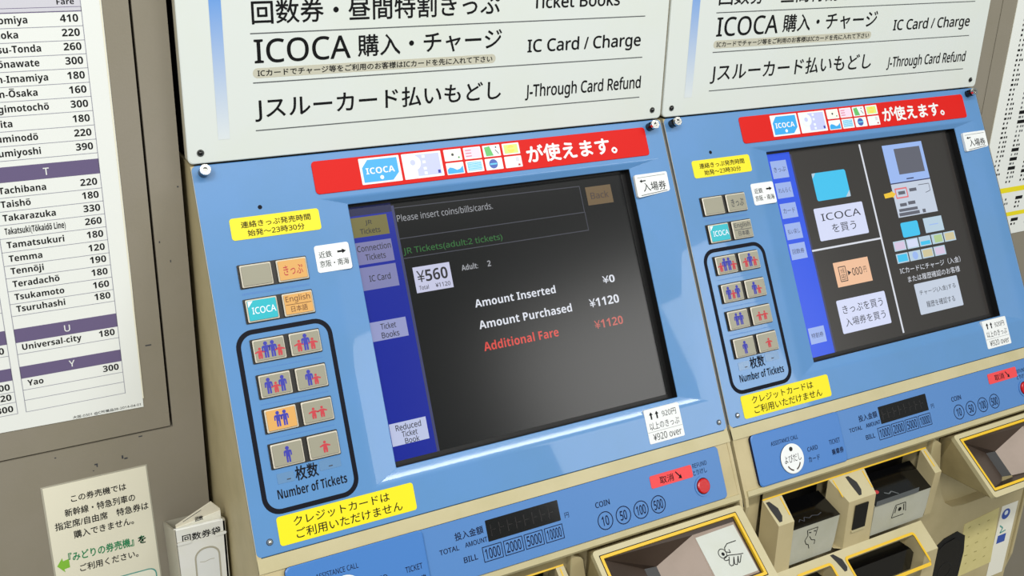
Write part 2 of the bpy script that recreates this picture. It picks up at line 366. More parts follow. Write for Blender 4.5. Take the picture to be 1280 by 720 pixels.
def machine(k, label):
    t = thing('ticket_machine', label, 'ticket machine', (.56*k, 0, 0), 'blue and cream ticket vending machines')
    B = BLUE
    # ---- cream cabinet: core, side cheeks, console face, lower body
    c = Part()
    yz_poly(c, 6, 553.5, [(.07, -.002), byz(0, -22), byz(370, -22), byz(376, -1), byz(452, -.4), (-.192, -.4055), (-.160, -.412), (-.160, -.66), (-.05, -H), (.07, -H)], 'cream')
    cheek = [(.07, .0025), byz(-2.5, -.2), byz(371, -.2), byz(452, -.2), byz(463, -2), (-.200, -.47), (-.2, -.66), (-.075, -H), (.07, -H)]
    yz_poly(c, 2.0, 6.2, cheek, 'cream'); yz_poly(c, 553.2, 557.6, cheek, 'cream')
    yz_poly(c, 2.0, 557.6, [byz(371.2, -.2), byz(384.8, 1.0), byz(384.8, -2.0), byz(374, -2)], 'cream_light')
    yz_poly(c, 6, 553.5, [byz(445.0, -1), byz(445.0, 1.6), byz(451, 1.4), byz(453.5, -1.5), byz(452, -4)], 'cream_light')
    # apron below, notched round the tray
    ap = [(330, 410), (344, 420), (350, 450), (357, 480), (366, 504), (378, 522), (396, 534), (420, 537), (553, 537), (553, 760), (330, 760)]
    FA = Fr((0, -.188, H), (1, 0, 0), (0, 0, -1), (0, -1, 0))
    c.slab(FA, ap, -30, 10, 'cream', bev=2.0, bevm='cream_light')
    c.box(FA, 326, 405, 345, 545, -30, 0, 'cream'); c.box(FA, 340, 405, 553, 545, -30, -4, 'cream')
    c.box(FA, 6, 405, 43.5, 545, -30, -1, 'cream')
    # lower apron on the left, under the slots
    c.box(FA, 6, 512, 331, 760, 0, 14, 'cream')
    c.build('cabinet', t)
    # ---- blue front panel with the chamfered screen opening
    p = Part(); K = 5
    O = lambda a, b, c_, d, r, n: [B.p(u, v, n) for u, v in rrect(a, b, c_, d, r, K)]
    outer0 = O(1.9, -3.2, 557.9, 370.8, 5, -2.6); outer1 = O(1.9, -3.2, 557.9, 370.8, 5, -.7); outer2 = O(2.7, -2.4, 557.1, 370.0, 4.4, 0)
    p.loft([outer0, outer1], 'seam_grey'); p.loft([outer1, outer2], 'blue_paint')
    # ring flat -> crease -> slope -> opening
    crease, inner = (126, 44.2, 541, 333.4), (152.0, 51.3, 502.2, 321.6)
    def at(f): return [a + (b - a)*f for a, b in zip(crease, inner)]
    rings = [O(*at(-.26), 1.0, 0)]
    for q in range(7):                       # rounded crease: a quadratic curve from the flat into the slope
        w_ = q/6; f = (1-w_)**2*-.17 + w_**2*.17; rings.append(O(*at(f), 1.0, -3.9*w_**2*.17))
    rings += [O(*at(.27), 1.0, -3.9*.27)]
    tail = [O(*inner, 1.0, -3.9), O(152.6, 51.7, 501.8, 321.2, 1.0, -4.6)]
    p.loft([outer2, rings[0]], 'blue_paint'); p.loft(rings, 'blue_paint', True); p.loft([rings[-1], tail[0]], 'blue_paint'); p.loft(tail, 'blue_paint', True)
    p.loft([tail[1], O(152.6, 51.7, 501.8, 321.2, 1.0, -16)], 'black')
    p.slab(B, circ(61.7, 44.2, 2.2, 14), -.5, .15, 'ink_navy')
    # black printed outline round the number buttons and its lettering
    a = rrect(15.7, 161, 111.2, 336, 17, 9); b_ = rrect(20.3, 165.6, 106.6, 331.4, 12.8, 9); p.flatring(B, a, b_, .18, 'ink_navy')
    p.text(B, '枚数', 50.6, 73.4, 296.2, 310, .2, 'ink_navy', .02)
    p.text(B, 'Number of Tickets', 31, 99.6, 313.2, 322.6, .2, 'ink_navy', .02)
    for v in (125.6, 158.0 if k < 0 else 126.8, 198.8, 232.6, 265.6): p.rect(B, 30, v, 97, v+.8, .12, 'strip_blue')
    p.build('front_panel', t)
    for u, v, in ((33, 299.2), (75, 296.4)):
        s = Part(); s.slab(B, rrect(u, v, u+16.5+(u > 50)*5, v+9.6, .8), 0, .35, 'tape'); s.rect(B, u+9, v+6.4, u+13, v+7.4, .45, 'ink_soft'); s.build('tape_label', t)
    s = Part(); s.box(B, 557.7, -2, 561.7, 371, -9, -2.2, 'seam_grey'); s.box(B, 557.7, 371, 561.7, 462, -12, -5, 'groove'); s.build('seam_gap_strip', t)  # added strips colouring the gap; the lower near-black stands in for shade
    # ---- stickers
    card_strip(k, t, -4.5*k)
    s = Part(); s.slab(B, rrect(29.6, 52.3, 119.4, 74, 3), 0, .5, 'yellow'); s.text(B, '連絡きっぷ発売時間', 40, 110, 56.4, 63, .62, 'ink', .012); s.text(B, '始発〜23時30分', 45.4, 102.5, 65, 71.6, .62, 'ink', .012)
    s.build('sticker', t, 'yellow sticker with hours of sale, above the buttons')
    s = Part(); s.slab(B, rrect(25.6, 338, 164.6, 365, 3), 0, .5, 'yellow'); s.text(B, 'クレジットカードは', 41.3, 138.4, 341.4, 350, .62, 'ink', .008); s.text(B, 'ご利用いただけません', 42, 150, 352.6, 362, .62, 'ink', .008)
    s.build('sticker', t, 'wide yellow sticker under the number buttons')
    d = 3.6*k
    s = Part(); s.slab(B, rrect(107.8+d, 90, 144+d, 117.3, 2.6), -3.4, .5, 'white')
    s.text(B, '近鉄', 111.5+d, 125+d, 96.4, 103, .62, 'ink', .004); s.poly(B, [(x+d, y) for x, y in ((131, 97.6), (136, 97.6), (136, 96.2), (140.4, 98.6), (136, 101), (136, 99.6), (131, 99.6))], .62, 'ink')
    s.text(B, '京阪・南海', 111+d, 141.4+d, 105.6, 112.4, .62, 'ink', .004); s.build('sticker', t, 'small white sticker with a right arrow, left of the screen')
    d = 6.2*k
    s = Part(); s.slab(B, [(505+d, 60.4), (503.6+d, 62), (503+d, 85.6), (504.6+d, 87.4), (548+d, 84), (550+d, 82), (550.4+d, 61.8), (549+d, 60.2)], -3.0, .5, 'white')
    s.line(B, 507+d, 64.2, 547+d, 63.4, .5, .62, 'line_grey'); s.poly(B, [(x+d, y) for x, y in ((509, 68.6), (512.4, 66.4), (512.4, 67.8), (518, 67.6), (518, 69), (512.4, 69.2), (512.4, 70.6))], .62, 'ink')
    s.text(B, '入場券', 512.5+d, 545.5+d, 70.6, 81.4, .62, 'ink', .006); s.line(B, 508+d, 85.4, 546+d, 82.6, .7, .62, 'ink'); s.build('sticker', t, 'white sticker with a left arrow, right of the screen')
    d = 6.8*k; e = -3.6*k
    s = Part(); s.slab(B, rrect(449+d, 326+e, 497.4+d, 364.2+e, 1.6), -3.0, .5, 'white')
    for q in (455, 463): s.poly(B, [(q+x+d, y+e) for x, y in ((0, 333), (2.6, 329.6), (5.2, 333), (3.6, 333), (3.6, 338), (1.6, 338), (1.6, 333))], .62, 'ink')
    s.text(B, '920円', 472.5+d, 492+d, 331+e, 338+e, .62, 'ink', .0); s.text(B, '以上のきっぷ', 453+d, 494+d, 341.4+e, 349.6+e, .62, 'ink', .0); s.line(B, 449.4+d, 351.6+e, 497+d, 351.6+e, .3, .62, 'line_grey')
    s.text(B, '¥920 over', 455+d, 494+d, 354+e, 361.6+e, .62, 'ink', .004); s.build('sticker', t, 'square white sticker with up arrows below the screen')
    # ---- bolts
    for u, v in ((13.2, 4.2), (539.5, 5.2)):
        s = Part(); s.slab(B, circ(u, v, 5.0, 20), -.5, 8, 'black_gloss'); s.slab(B, circ(u, v, 3.0, 16), 8, 10, 'steel')
        s.frame(B, circ(u, v, 5.2, 20), circ(u, v, 2.3, 20), 10, 13.4, 'chrome'); s.slab(B, circ(u, v, 2.3, 20), 10, 11.2, 'steel'); s.build('bolt', t)
    for u, v in ((16.3, 358.4), (548, 360.4)):
        s = Part(); s.slab(B, circ(u, v, 3.2, 18), -.2, .4, 'ink_soft'); dome(s, B, u, v, 2.7, .3, 2.4, 'chrome'); s.build('screw', t)
    # ---- lit button pairs
    rows = ((98.6, 121), (132.2, 154.8), (171.2, 193.4), (205.2, 227.4), (238, 260.4), (271, 294))
    for i, (v0, v1) in enumerate(rows):
        s = Part(); s.slab(B, rrect(29.2, v0-.6, 98.0, v1+.6, 1), 0, 1.0, 'btn_frame'); bf = s.build('button_frame', t)
        for j, (u0, u1) in enumerate(((31, 61.6), (66.8, 97.2))):
            amber = k == 0 and (i, j) in ((0, 1), (1, 1), (4, 0)); teal = (i, j) == (1, 0)
            q = Part(); fm = 'btn_amber' if amber else 'btn_teal' if teal else 'btn_grey'
            q.slab(B, rrect(u0, v0+.5, u1, v1-.3, 1.2), .6, 3.6, 'btn_frame', bev=1.2, bevm='btn_edge')
            q.slab(B, rrect(u0+1.4, v0+1.7, u1-1.4, v1-1.8, .8), 3.5, 3.75, fm)
            n = 3.9; cu = (u0+u1)/2; base = v1-3.2; lab = None
            if (i, j) == (0, 1): q.text(B, 'きっぷ', u0+6, u1-5, v0+6.6, v1-6, n, 'red_ink' if k == 0 else 'ink_soft', .008); lab = 'button with ticket lettering'
            elif teal:
                q.poly(B, [(u0+2, v0+2.2), (u0+7, v0+2.2), (u0+2, v0+8)], n, 'card_pale'); q.text(B, 'ICOCA', u0+5, u1-2.4, v0+8.4, v0+15, n, 'card_pale', .012); lab = 'teal button with card lettering'
            elif (i, j) == (1, 1):
                ik = 'amber_ink' if k == 0 else 'ink_soft'
                q.text(B, 'English', u0+3, u1-3, v0+3, v0+10.4, n, ik, .006); q.rect(B, u0+2.4, v0+11.3, u1-2.4, v0+11.9, n, ik); q.text(B, '日本語', u0+7, u1-7, v0+13, v0+19, n, ik, .006); lab = 'language button'
            elif i == 2 and j == 0:
                for du, hh, a_ in ((-9.6, 11, 0), (-3.4, 16, 1), (3.2, 16, 1), (9.6, 11, 0)): q.person(B, cu+du, base, hh, 'person_blue' if a_ else 'person_red', n, bool(a_))
                lab = 'button with two adults and two children'
            elif i == 2:
                for du, hh, a_ in ((-6.6, 11.5, 0), (0, 16.5, 1), (6.8, 11.5, 0)): q.person(B, cu+du, base, hh, 'person_blue' if a_ else 'person_red', n+.02*a_, bool(a_))
                lab = 'button with one adult and two children'
            elif i == 3 and j == 0:
                for du, hh, a_ in ((-6.8, 15.5, 1), (0, 10.5, 0), (6.8, 15.5, 1)): q.person(B, cu+du, base, hh, 'person_blue' if a_ else 'person_red', n+.02*a_, bool(a_))
                lab = 'button with two adults and one child'
            elif i == 3:
                for du, hh, a_ in ((-2.6, 15.5, 1), (4.0, 10.5, 0)): q.person(B, cu+du, base, hh, 'person_blue' if a_ else 'person_red', n+.02*a_, bool(a_))
                lab = 'button with one adult and one child'
            elif i == 4 and j == 0:
                for du in (-3.4, 3.2): q.person(B, cu+du, base-1, 15, 'person_blue', n, True)
                lab = 'button with two adults'
            elif i == 4:
                for du in (-4.2, 4.2): q.person(B, cu+du, base-1, 11, 'person_red', n, False)
                lab = 'button with two children'
            elif i == 5 and j == 0: q.person(B, cu, base, 15.5, 'person_blue', n, True); lab = 'button with one adult'
            elif i == 5: q.person(B, cu+1, base-1, 11.5, 'person_red', n, False); lab = 'button with one child'
            else: lab = 'blank button'
            if amber: lab = 'lit amber ' + lab
            q.build('selection_button', bf, lab)
    # ---- screen
    s = Part(); s.frame(B, rrect(140, 40, 514, 333, 1), rrect(148, 53.6, 495.5, 316.6, 1), -19, -14.4, 'black'); bz = s.build('screen_bezel', t)
    s = Part(); n = -14.9; SB = 'lcd' if k == 0 else 'lcd_r'
    s.box(B, 147, 53, 496.5, 317.4, -20, -15, SB)
    def btn(u0, v0, u1, v1, m, *lines, ink='scr_ink', bold=.01):
        s.rect(B, u0, v0, u1, v1, n, m)
        for tx, a0, a1, b0, b1 in lines: s.text(B, tx, a0, a1, b0, b1, n+.1, ink, bold)
    if k == 0:
        s.rect(B, 147.2, 53.2, 202.8, 317.2, n-.05, 'scr_menu'); s.rect(B, 147.2, 53.2, 202.8, 63.2, n-.02, 'scr_menu_dim'); s.rect(B, 202.8, 57, 205.8, 317.2, n-.04, 'scr_div')
        btn(154.2, 65, 196, 85.9, 'scr_olive', ('JR', 171, 178.6, 69, 74.6), ('Tickets', 164, 186.4, 77, 83))
        btn(155, 91.2, 196, 114.4, 'scr_lav1', ('Connection', 157.2, 194.4, 94.4, 101), ('Tickets', 164.6, 187, 104, 110.6))
        btn(155.2, 117.4, 196, 141.2, 'scr_lav2', ('IC Card', 164.6, 188, 126.2, 133))
        btn(154.6, 174.4, 195.8, 194.2, 'scr_lav3', ('Ticket', 167, 184, 177, 183.4), ('Books', 166.6, 186, 186, 192.4))
        btn(156.6, 279, 197.2, 301.6, 'scr_lav4', ('Reduced', 163, 191, 281, 287.4), ('Ticket', 168.4, 185.6, 288.4, 294.6), ('Book', 170.6, 186.4, 295.6, 301.4))
        s.text(B, 'Please insert coins/bills/cards.', 207, 321, 67.6, 75, n, 'scr_dimwhite', .004)
        s.pline(B, [(206, 60), (436.4, 62.6), (436.4, 93.2), (206, 93.2)], .9, n, 'scr_line'); s.pline(B, [(436.8, 93.2), (436.8, 114.4), (206, 114.4)], .9, n, 'scr_line')
        s.text(B, 'JR Tickets(adult:2 tickets)', 206.8, 325.4, 103.2, 112, n, 'scr_green', .012)
        btn(213.6, 125.3, 256.4, 152.7, 'scr_box', ('¥560', 217, 252.4, 129.4, 142), bold=.02)
        s.text(B, 'Total', 217, 228, 145.4, 150, n+.1, 'scr_ink', .008); s.text(B, '¥1120', 236, 253.4, 145.4, 150, n+.1, 'scr_ink', .008)
        s.text(B, 'Adult:', 269.6, 289.4, 130.6, 137, n, 'scr_dimwhite', .02); s.text(B, '2', 301, 305.2, 130.6, 137, n, 'scr_dimwhite', .02)
        s.text(B, 'Amount Inserted', 277, 378, 169.6, 178.6, n, 'scr_white', .024); s.text(B, 'Amount Purchased', 277, 394, 192.8, 202.2, n, 'scr_white', .024)
        s.text(B, 'Additional Fare', 277.6, 371, 216.2, 226.2, n, 'scr_red', .024)
        s.text(B, '¥0', 441.6, 458, 169.4, 178, n, 'scr_white', .02); s.text(B, '¥1120', 418, 458, 192.4, 202.2, n, 'scr_white', .02); s.text(B, '¥1120', 419, 457.4, 217.4, 227, n, 'scr_redim', .02)
        btn(443.6, 64.8, 478.6, 86.3, 'scr_brown', ('Back', 449, 473.6, 71.4, 79.6), ink='scr_inkbrown')
    else:
        s.rect(B, 147.2, 53.2, 200.2, 317.2, n-.05, 'scr_menu_r'); s.rect(B, 200.2, 57, 203, 317.2, n-.04, 'scr_div')
        for v0, v1, tx in ((63, 86, 'きっぷ'), (92, 112, 'れんらく'), (119, 138.4, 'カード'), (145.4, 166, '払い戻し'), (171.4, 192, '回数券'), (280, 300.4, '特割券')):
            btn(165, v0, 191.6, v1, 'scr_rbtn', (tx, 168.4, 188.4, (v0+v1)/2-3.2, (v0+v1)/2+3.2), ink='scr_inkb', bold=0)
        s.rect(B, 324, 55.5, 327, 313.5, n, 'scr_white'); s.rect(B, 201, 183.8, 324, 186.2, n, 'scr_white')
        s.slab(B, rrect(229.4, 85.8, 289, 123, 3), n, n+.1, 'scr_cyan'); s.poly(B, [(229.6, 86), (236, 86), (229.6, 93)], n+.15, 'scr_pale'); s.poly(B, [(288.8, 122.8), (280, 122.8), (288.8, 114)], n+.15, 'scr_pale')
        s.slab(B, rrect(219, 132, 306, 175, 2), n, n+.1, 'scr_btn'); s.text(B, 'ICOCA', 229, 299, 140, 149.6, n+.2, 'scr_ink', -.004); s.text(B, 'を買う', 243.5, 286, 155.4, 167, n+.2, 'scr_ink', 0)
        s.rect(B, 230.6, 205.4, 292.8, 237.6, n, 'scr_peach')
        s.pline(B, [(238, 212), (250, 212), (250, 231), (238, 231), (238, 212)], 1.1, n+.1, 'scr_ink'); s.text(B, '大阪', 240.4, 247.6, 214, 221, n+.1, 'scr_ink', 0); s.text(B, '田', 240.4, 247.6, 222.4, 229.6, n+.1, 'scr_ink', 0)
        s.poly(B, [(252.6, 218), (258.6, 221.4), (252.6, 225)], n+.1, 'scr_ink'); s.text(B, '000', 260.4, 278, 216.4, 226.4, n+.1, 'scr_ink', .006); s.text(B, '円', 281, 286, 217, 225, n+.1, 'scr_inkbrown', 0)
        s.slab(B, rrect(221.4, 253.8, 308.4, 297, 2), n, n+.1, 'scr_btn'); s.text(B, 'きっぷを買う', 229, 301, 261.6, 272.6, n+.2, 'scr_ink', 0); s.text(B, '入場券を買う', 229, 301, 278, 289, n+.2, 'scr_ink', 0)
        s.rect(B, 366, 61.6, 443.2, 115.5, n, 'scr_mach'); s.rect(B, 366, 115.5, 443.2, 162.4, n, 'scr_machl'); s.rect(B, 386.6, 68, 437, 104.2, n+.1, 'scr_machs')
        s.rect(B, 366, 114.6, 443.2, 116.2, n+.1, 'scr_div'); s.rect(B, 398, 110.4, 412, 112, n+.1, 'scr_inkb')
        s.flatring(B, rrect(370.4, 122.2, 394, 136.8, 1), rrect(372.4, 124.2, 392, 134.8, 1), n+.1, 'scr_pinkred'); s.rect(B, 376, 127, 389, 131.6, n+.1, 'scr_machs'); s.rect(B, 398, 125, 412, 129.4, n+.1, 'scr_machs')
        s.pline(B, [(417, 122), (438, 122), (438, 132), (428, 134)], .9, n+.1, 'scr_machs')
        for a, b2, c3, d3 in ((374, 143.6, 387, 148), (390, 142.4, 404, 147), (370, 151, 406, 155), (368.6, 156.4, 408, 161), (414, 156, 420, 161)): s.rect(B, a, b2, c3, d3, n+.1, 'scr_machs')
        s.poly(B, [(348.6, 127.4), (363, 126.2), (363, 124.6), (371, 129.4), (364, 134.6), (364, 133), (349.4, 133.6)], n+.2, 'scr_yel')
        s.slab(B, rrect(366, 169.8, 399, 190.2, 2.6), n, n+.1, 'scr_cyan'); s.rect(B, 410.4, 169, 447, 189.6, n, 'scr_pale'); s.rect(B, 420, 178.6, 438, 179.8, n+.1, 'scr_mach')
        for i, m in enumerate(('scr_lilac', 'scr_btn', 'scr_cyan', 'scr_lgreen', 'scr_tan')):
            a = 344.4 + 24.6*i; s.rect(B, a, 193, a+22.6, 206.4, n, 'scr_pale'); s.rect(B, a+2+3*(i == 3), 194.6+5*(i == 2), a+20.6, 204.8, n+.1, m)
        for i, m in enumerate(('scr_cyan', 'scr_pale', 'scr_tan', 'scr_lilac')):
            a = 344.4 + 24.3*i; s.rect(B, a, 210, a+22.4, 223, n, 'scr_pale'); s.rect(B, a+2, 211.6, a+20.4, 221.4, n+.1, m)
        s.poly(B, circ(344.4+24.3+11.2, 216.5, 5.4, 16), n+.15, 'scr_mach')
        s.text(B, 'ICカードにチャージ（入金）', 345, 464, 229, 237.4, n, 'scr_white', 0); s.text(B, 'または履歴確認のお客様', 356, 458.4, 242, 250.4, n, 'scr_white', 0)
        s.slab(B, rrect(364.4, 254.2, 448.8, 296.2, 1.6), n, n+.1, 'scr_machl'); s.text(B, 'チャージ(入金)する', 371, 442, 263.6, 271.6, n+.2, 'scr_ink', 0); s.text(B, '履歴を確認する', 379, 435, 280, 288.4, n+.2, 'scr_ink', 0)
    s.build('screen', bz, 'dark touch screen showing the amount purchased' if k == 0 else 'touch screen showing the Japanese menu')
    # ---- blue control strip
    s = Part(); n = 1.0
    s.slab(B, rrect(24.6, 385.4, 537.6, 444.6, 5), -1.2, .8, 'strip_blue', bev=.5, side='ink_strip')
    s.text(B, '投入金額', 198, 230, 397.4, 405.4, n, 'ink_strip', .012); s.text(B, 'TOTAL', 179, 200.6, 409.6, 414.6, n, 'ink_strip', .014); s.text(B, 'AMOUNT', 207.4, 232.6, 409.4, 414.4, n, 'ink_strip', .014); s.text(B, 'BILL', 203.2, 218.8, 423, 428.6, n, 'ink_strip', .014)
    for i, tx in enumerate(('1000', '2000', '5000', '10000')):
        a = 224.8 + 24.35*i
        s.flatring(B, rrect(a, 418.6, a+22.4, 434, .3), rrect(a+.8, 419.4, a+21.6, 433.2, .2), n, 'ink_strip'); s.text(B, tx, a+2.6, a+19.8, 421, 431.6, n, 'ink_strip', .012)
    s.text(B, '円', 325.2, 330.2, 409, 414.6, n, 'ink_strip', 0); s.text(B, 'COIN', 364, 382.4, 408, 414, n, 'ink_strip', .014)
    for i, tx in enumerate(('10', '50', '100', '500')):
        a = 372.7 + 23.4*i; s.flatring(B, circ(a, 429.1, 9.8), circ(a, 429.1, 8.8), n, 'ink_strip'); hw = 4.4 if len(tx) == 2 else 6; s.text(B, tx, a-hw, a+hw, 424, 434.4, n, 'ink_strip', .016)
    s.text(B, 'REFUND', 498, 518.2, 397.4, 402.4, n, 'ink_strip', .004); s.text(B, 'とりけし', 497, 516.4, 404.6, 410.6, n, 'ink_strip', .006)
    cs = s.build('control_strip', t)
    s = Part(); s.slab(B, rrect(24.6, 384.6, 164.6, 445.2, 5), .5, 3.8, 'block_blue', bev=1.2, side='ink_strip'); n = 3.95
    s.text(B, 'ASSISTANCE CALL', 52, 94.4, 397.6, 402.6, n, 'ink_strip', .006); s.text(B, 'CARD', 104.4, 121, 415.8, 421, n, 'ink_strip', .01); s.text(B, 'カード', 103, 121, 427, 433.6, n, 'ink_strip', .006)
    s.text(B, 'TICKET', 140, 158, 415, 420.6, n, 'ink_strip', .008); s.text(B, '乗車券', 141, 160.4, 426.4, 433.6, n, 'ink_strip', .02); cp = s.build('call_panel', t)
    s = Part(); s.slab(B, circ(78.4, 423, 17.6, 36), 3.6, 5.4, 'white', side='ink_soft', bev=.7); s.slab(B, circ(78.4, 411.6, 2.6, 14), 5.3, 5.7, 'rubber'); s.text(B, 'よびだし', 65.6, 91.6, 418, 427, 5.55, 'ink', 0)
    for a0 in (28, 100):
        pts = [(78.4+11*math.cos(math.radians(q)), 423+13.6*math.sin(math.radians(q))) for q in range(a0, a0+53, 8)]; s.pline(B, pts, 1.7, 5.55, 'dark_brown')
    s.build('call_button', cp, 'round white assistance call button')
    s = Part(); s.slab(B, rrect(233.6, 393.8, 319.8, 415.3, .8), .6, 1.0, 'black_gloss')
    for i in range(8): s.rect(B, 238+i*9.8, 398.6, 239+i*9.8, 410.6, 1.08, 'display_seg'); s.rect(B, 238+i*9.8, 404, 244+i*9.8, 404.7, 1.08, 'display_seg')
    s.build('amount_display', cs)
    dd = 2.5*k
    s = Part(); s.slab(B, rrect(438.4+dd, 397.4-5*k, 496.2+dd, 411.2-5*k, 2), .8, 1.3, 'pink_red'); s.text(B, '取消', 451+dd, 470+dd, 400.6-5*k, 408.8-5*k, 1.42, 'ink', .006); s.poly(B, [(x+dd, y-5*k) for x, y in ((473, 400.6), (474, 399.8), (478.6, 405.4), (480, 404), (480.8, 409), (476, 408), (477.6, 406.4))], 1.42, 'ink'); s.build('sticker', cs, 'red sticker on the control strip')
    s = Part(); s.frame(B, circ(506.6, 424, 11.4, 28), circ(506.6, 424, 9.2, 28), .6, 1.8, 'strip_blue'); s.slab(B, circ(506.6, 424, 9.2, 28), -1, 1.1, 'ink'); s.slab(B, circ(506.6, 424, 8.4, 28), 1, 4, 'red_button', bev=1.2); s.build('refund_button', cs, 'round red refund button')
    # ---- slots on the left
    F = FLA; L = 34.0; zf = 447.6        # flange length, depth of its front edge
    s = Part()
    zb = 512; fb = F.p(0, 0, 0); yb = FRONT_Y + .006
    for a0, b0, a1, b1, a2, b2_ in ((43, 73, 46, 70.5, 46, 71.5), (150, 211, 160, 206, 151, 210), (314, 324, 313, 325, 313, 326)):
        top = [F.p(a0, 0, 0), F.p(a1, L, 0), F.p(b1, L, 0), F.p(b0, 0, 0)]; ft = lambda u, y, z: Vector((u/1000, y, H - z/1000))
        s.face(s.add(top), 'cream_light')
        f0, f1 = F.p(a1, L, 0), F.p(b1, L, 0); yf = FRONT_Y + (.006 if a0 > 300 else 0); m0, m1 = ft(a1, yf, zb), ft(b1, yf, zb)
        s.face(s.add([f0, m0, m1, f1]), 'cream')
        s.face(s.add([F.p(a0, 0, 0), ft(a2, fb.y, zb), ft(a2, yb, zb), m0, f0]), 'cream'); s.face(s.add([F.p(b0, 0, 0), f1, m1, ft(b2_, yb, zb), ft(b2_, fb.y, zb)]), 'cream')
        s.face(s.add([ft(a0, fb.y, 425.4), ft(b0, fb.y, 425.4), ft(b2_, fb.y, zb), ft(a2, fb.y, zb)]), 'cream')
    s.rect(Fr((0, fb.y, H), (1, 0, 0), (0, 0, -1), (0, -1, 0)), 43, 405, 326, 425.6, 0, 'cream_dark')
    sh_ = s.build('slot_housing', t)
    for a, b2 in ((73, 150), (211, 314)):
        s = Part(); F2 = Fr((0, FRONT_Y+.0045, H), (1, 0, 0), (0, 0, -1), (0, -1, 0))
        s.rect(Fr((0, fb.y+.022, H), (1, 0, 0), (0, 0, -1), (0, -1, 0)), a, 405, b2+(8 if a < 100 else -1), 475, 0, 'black'); s.rect(Fr((0, fb.y, H-.4254), (1, 0, 0), (0, 1, 0), (0, 0, -1)), a, 0, b2, 24, 0, 'black')
        z0 = 460 if a < 100 else 467
        pts = [(a+.3, F.p(0, 4, -26)), (b2-.3, F.p(0, 4, -26)), (b2-.3, Vector((0, FRONT_Y+.003, H-z0/1000))), (a+.3, Vector((0, FRONT_Y+.003, H-z0/1000)))]
        s.face(s.add([Vector((u/1000, q.y, q.z)) for u, q in pts]), 'black_gloss')   # black slide running in
        G = Fr(Vector((0, FRONT_Y+.0026, H-z0/1000)), (1, 0, 0), (F.p(0, 4, -26)-Vector((0, FRONT_Y+.003, H-z0/1000))).normalized()*-1, (0, -.45, .9))
        if a < 100: s.pline(G, [(88, -8), (92, -11), (96, -7), (100, -12), (106, -9), (112, -11), (120, -9), (127, -11)], 1.0, .3, 'ink_soft')
        else:
            s.poly(G, circ(228, -17, 4, 14, 2.6), .3, 'red_ink'); s.pline(G, [(238, -13), (244, -10), (250, -12), (258, -6)], 1.6, .3, 'line_grey'); s.rect(FRO, a+.5, 459.5, b2-26, 467, -2.4, 'line_grey')
        s.build('slot_mouth', sh_)
        s = Part(); s.slab(F2, [(a+.5, z0), (a+.5, zb-.5), (b2-6, zb-.5), (b2-3, zb-14), (b2-.5, z0)], -3, .6, 'plate_grey')
        cu, cz = (a+b2)/2-3, z0+22
        if a < 100:
            s.pline(F2, [(cu-11, cz-14), (cu+6, cz-14), (cu+4, cz-2)], 1.0, .8, 'ink'); s.pline(F2, [(cu-11, cz-14), (cu-9, cz-6), (cu-13, cz), (cu-10, cz+6), (cu-6, cz+8), (cu-4, cz+14)], 1.1, .8, 'ink')
            s.pline(F2, [(cu-6, cz-4), (cu-2, cz+2), (cu+4, cz+4), (cu+4, cz+10)], 1.0, .8, 'ink'); s.pline(F2, [(cu-8, cz-10), (cu-4, cz-9)], 1.4, .8, 'ink'); s.pline(F2, [(cu, cz-10), (cu+4, cz-9)], 1.4, .8, 'ink')
        else:
            s.pline(F2, [(cu-9, cz-12), (cu+9, cz-12), (cu+12, cz+2)], 1.1, .8, 'ink'); s.pline(F2, [(cu-9, cz-12), (cu-13, cz+6), (cu+9, cz+6)], 1.1, .8, 'ink'); s.poly(F2, circ(cu, cz-4, 3, 12), .8, 'ink'); s.pline(F2, [(cu-7, cz-10), (cu-8, cz)], 1.4, .8, 'ink'); s.pline(F2, [(cu+6, cz-10), (cu+8, cz)], 1.4, .8, 'ink')
        s.build('slot_plate', sh_, 'white plate with a line drawing below the slot')
    s = Part(); s.box(F, 43.4, -.6, 323.6, 1.2, -1, .8, 'yellow_line')
    for u in (69, 155.5, 206, 318.5): s.slab(F, rrect(u-.8, 3, u+.8, 26, .6), 0, .4, 'yellow_line')
    s.build('yellow_trim', sh_)
    for u in (53, 183):
        s = Part(); s.slab(F, [(u-7, 4), (u-2, 4), (u+5, 14), (u+5, 24), (u+1, 30), (u-3, 30), (u-6, 14)], 0, .4, 'rubber'); s.build('slot_marker', sh_, 'black pentagon mark')
    s = Part(); s.slab(FRO, rrect(171, 452, 193, 488, .6), -.5, .5, 'black_gloss'); s.slab(FRO, rrect(170, 488, 193, 491, .5), -.5, 1.2, 'cream_light'); s.build('reader_window', sh_)
    # ---- second row of slots
    F = FLB; L2 = 38
    s = Part(); us = [10, 78, 131, 158, 276, 300]; grid_plate(s, F, us, [0, 13, L2], {(1, 1), (3, 1)}, 0, 'cream_light')
    zt = F.p(0, L2, 0); FR2 = Fr((0, zt.y, H), (1, 0, 0), (0, 0, -1), (0, -1, 0)); zf2 = (H - zt.z)*1000
    for a, b2 in ((10, 78), (131, 158), (276, 300)): s.rect(FR2, a, zf2, b2, 640, 0, 'cream')
    s.rect(FR2, 78, 600, 131, 640, 0, 'cream'); s.rect(FR2, 158, 600, 276, 640, 0, 'cream')
    for u in (10, 78, 131, 158, 276, 300):
        pts = [F.p(u, 0, 0), F.p(u, L2, 0), Vector((u/1000, zt.y, H-.64)), Vector((u/1000, FRONT_Y, H-.64))]; s.face(s.add(pts), 'cream'); s.face(list(reversed(s.add([p_+Vector((.0001, 0, 0)) for p_ in pts]))), 'cream')
    s.face(s.add([Vector((10/1000, zt.y, H-.64)), Vector((.3, zt.y, H-.64)), Vector((.3, FRONT_Y, H-.64)), Vector((.01, FRONT_Y, H-.64))]), 'cream')
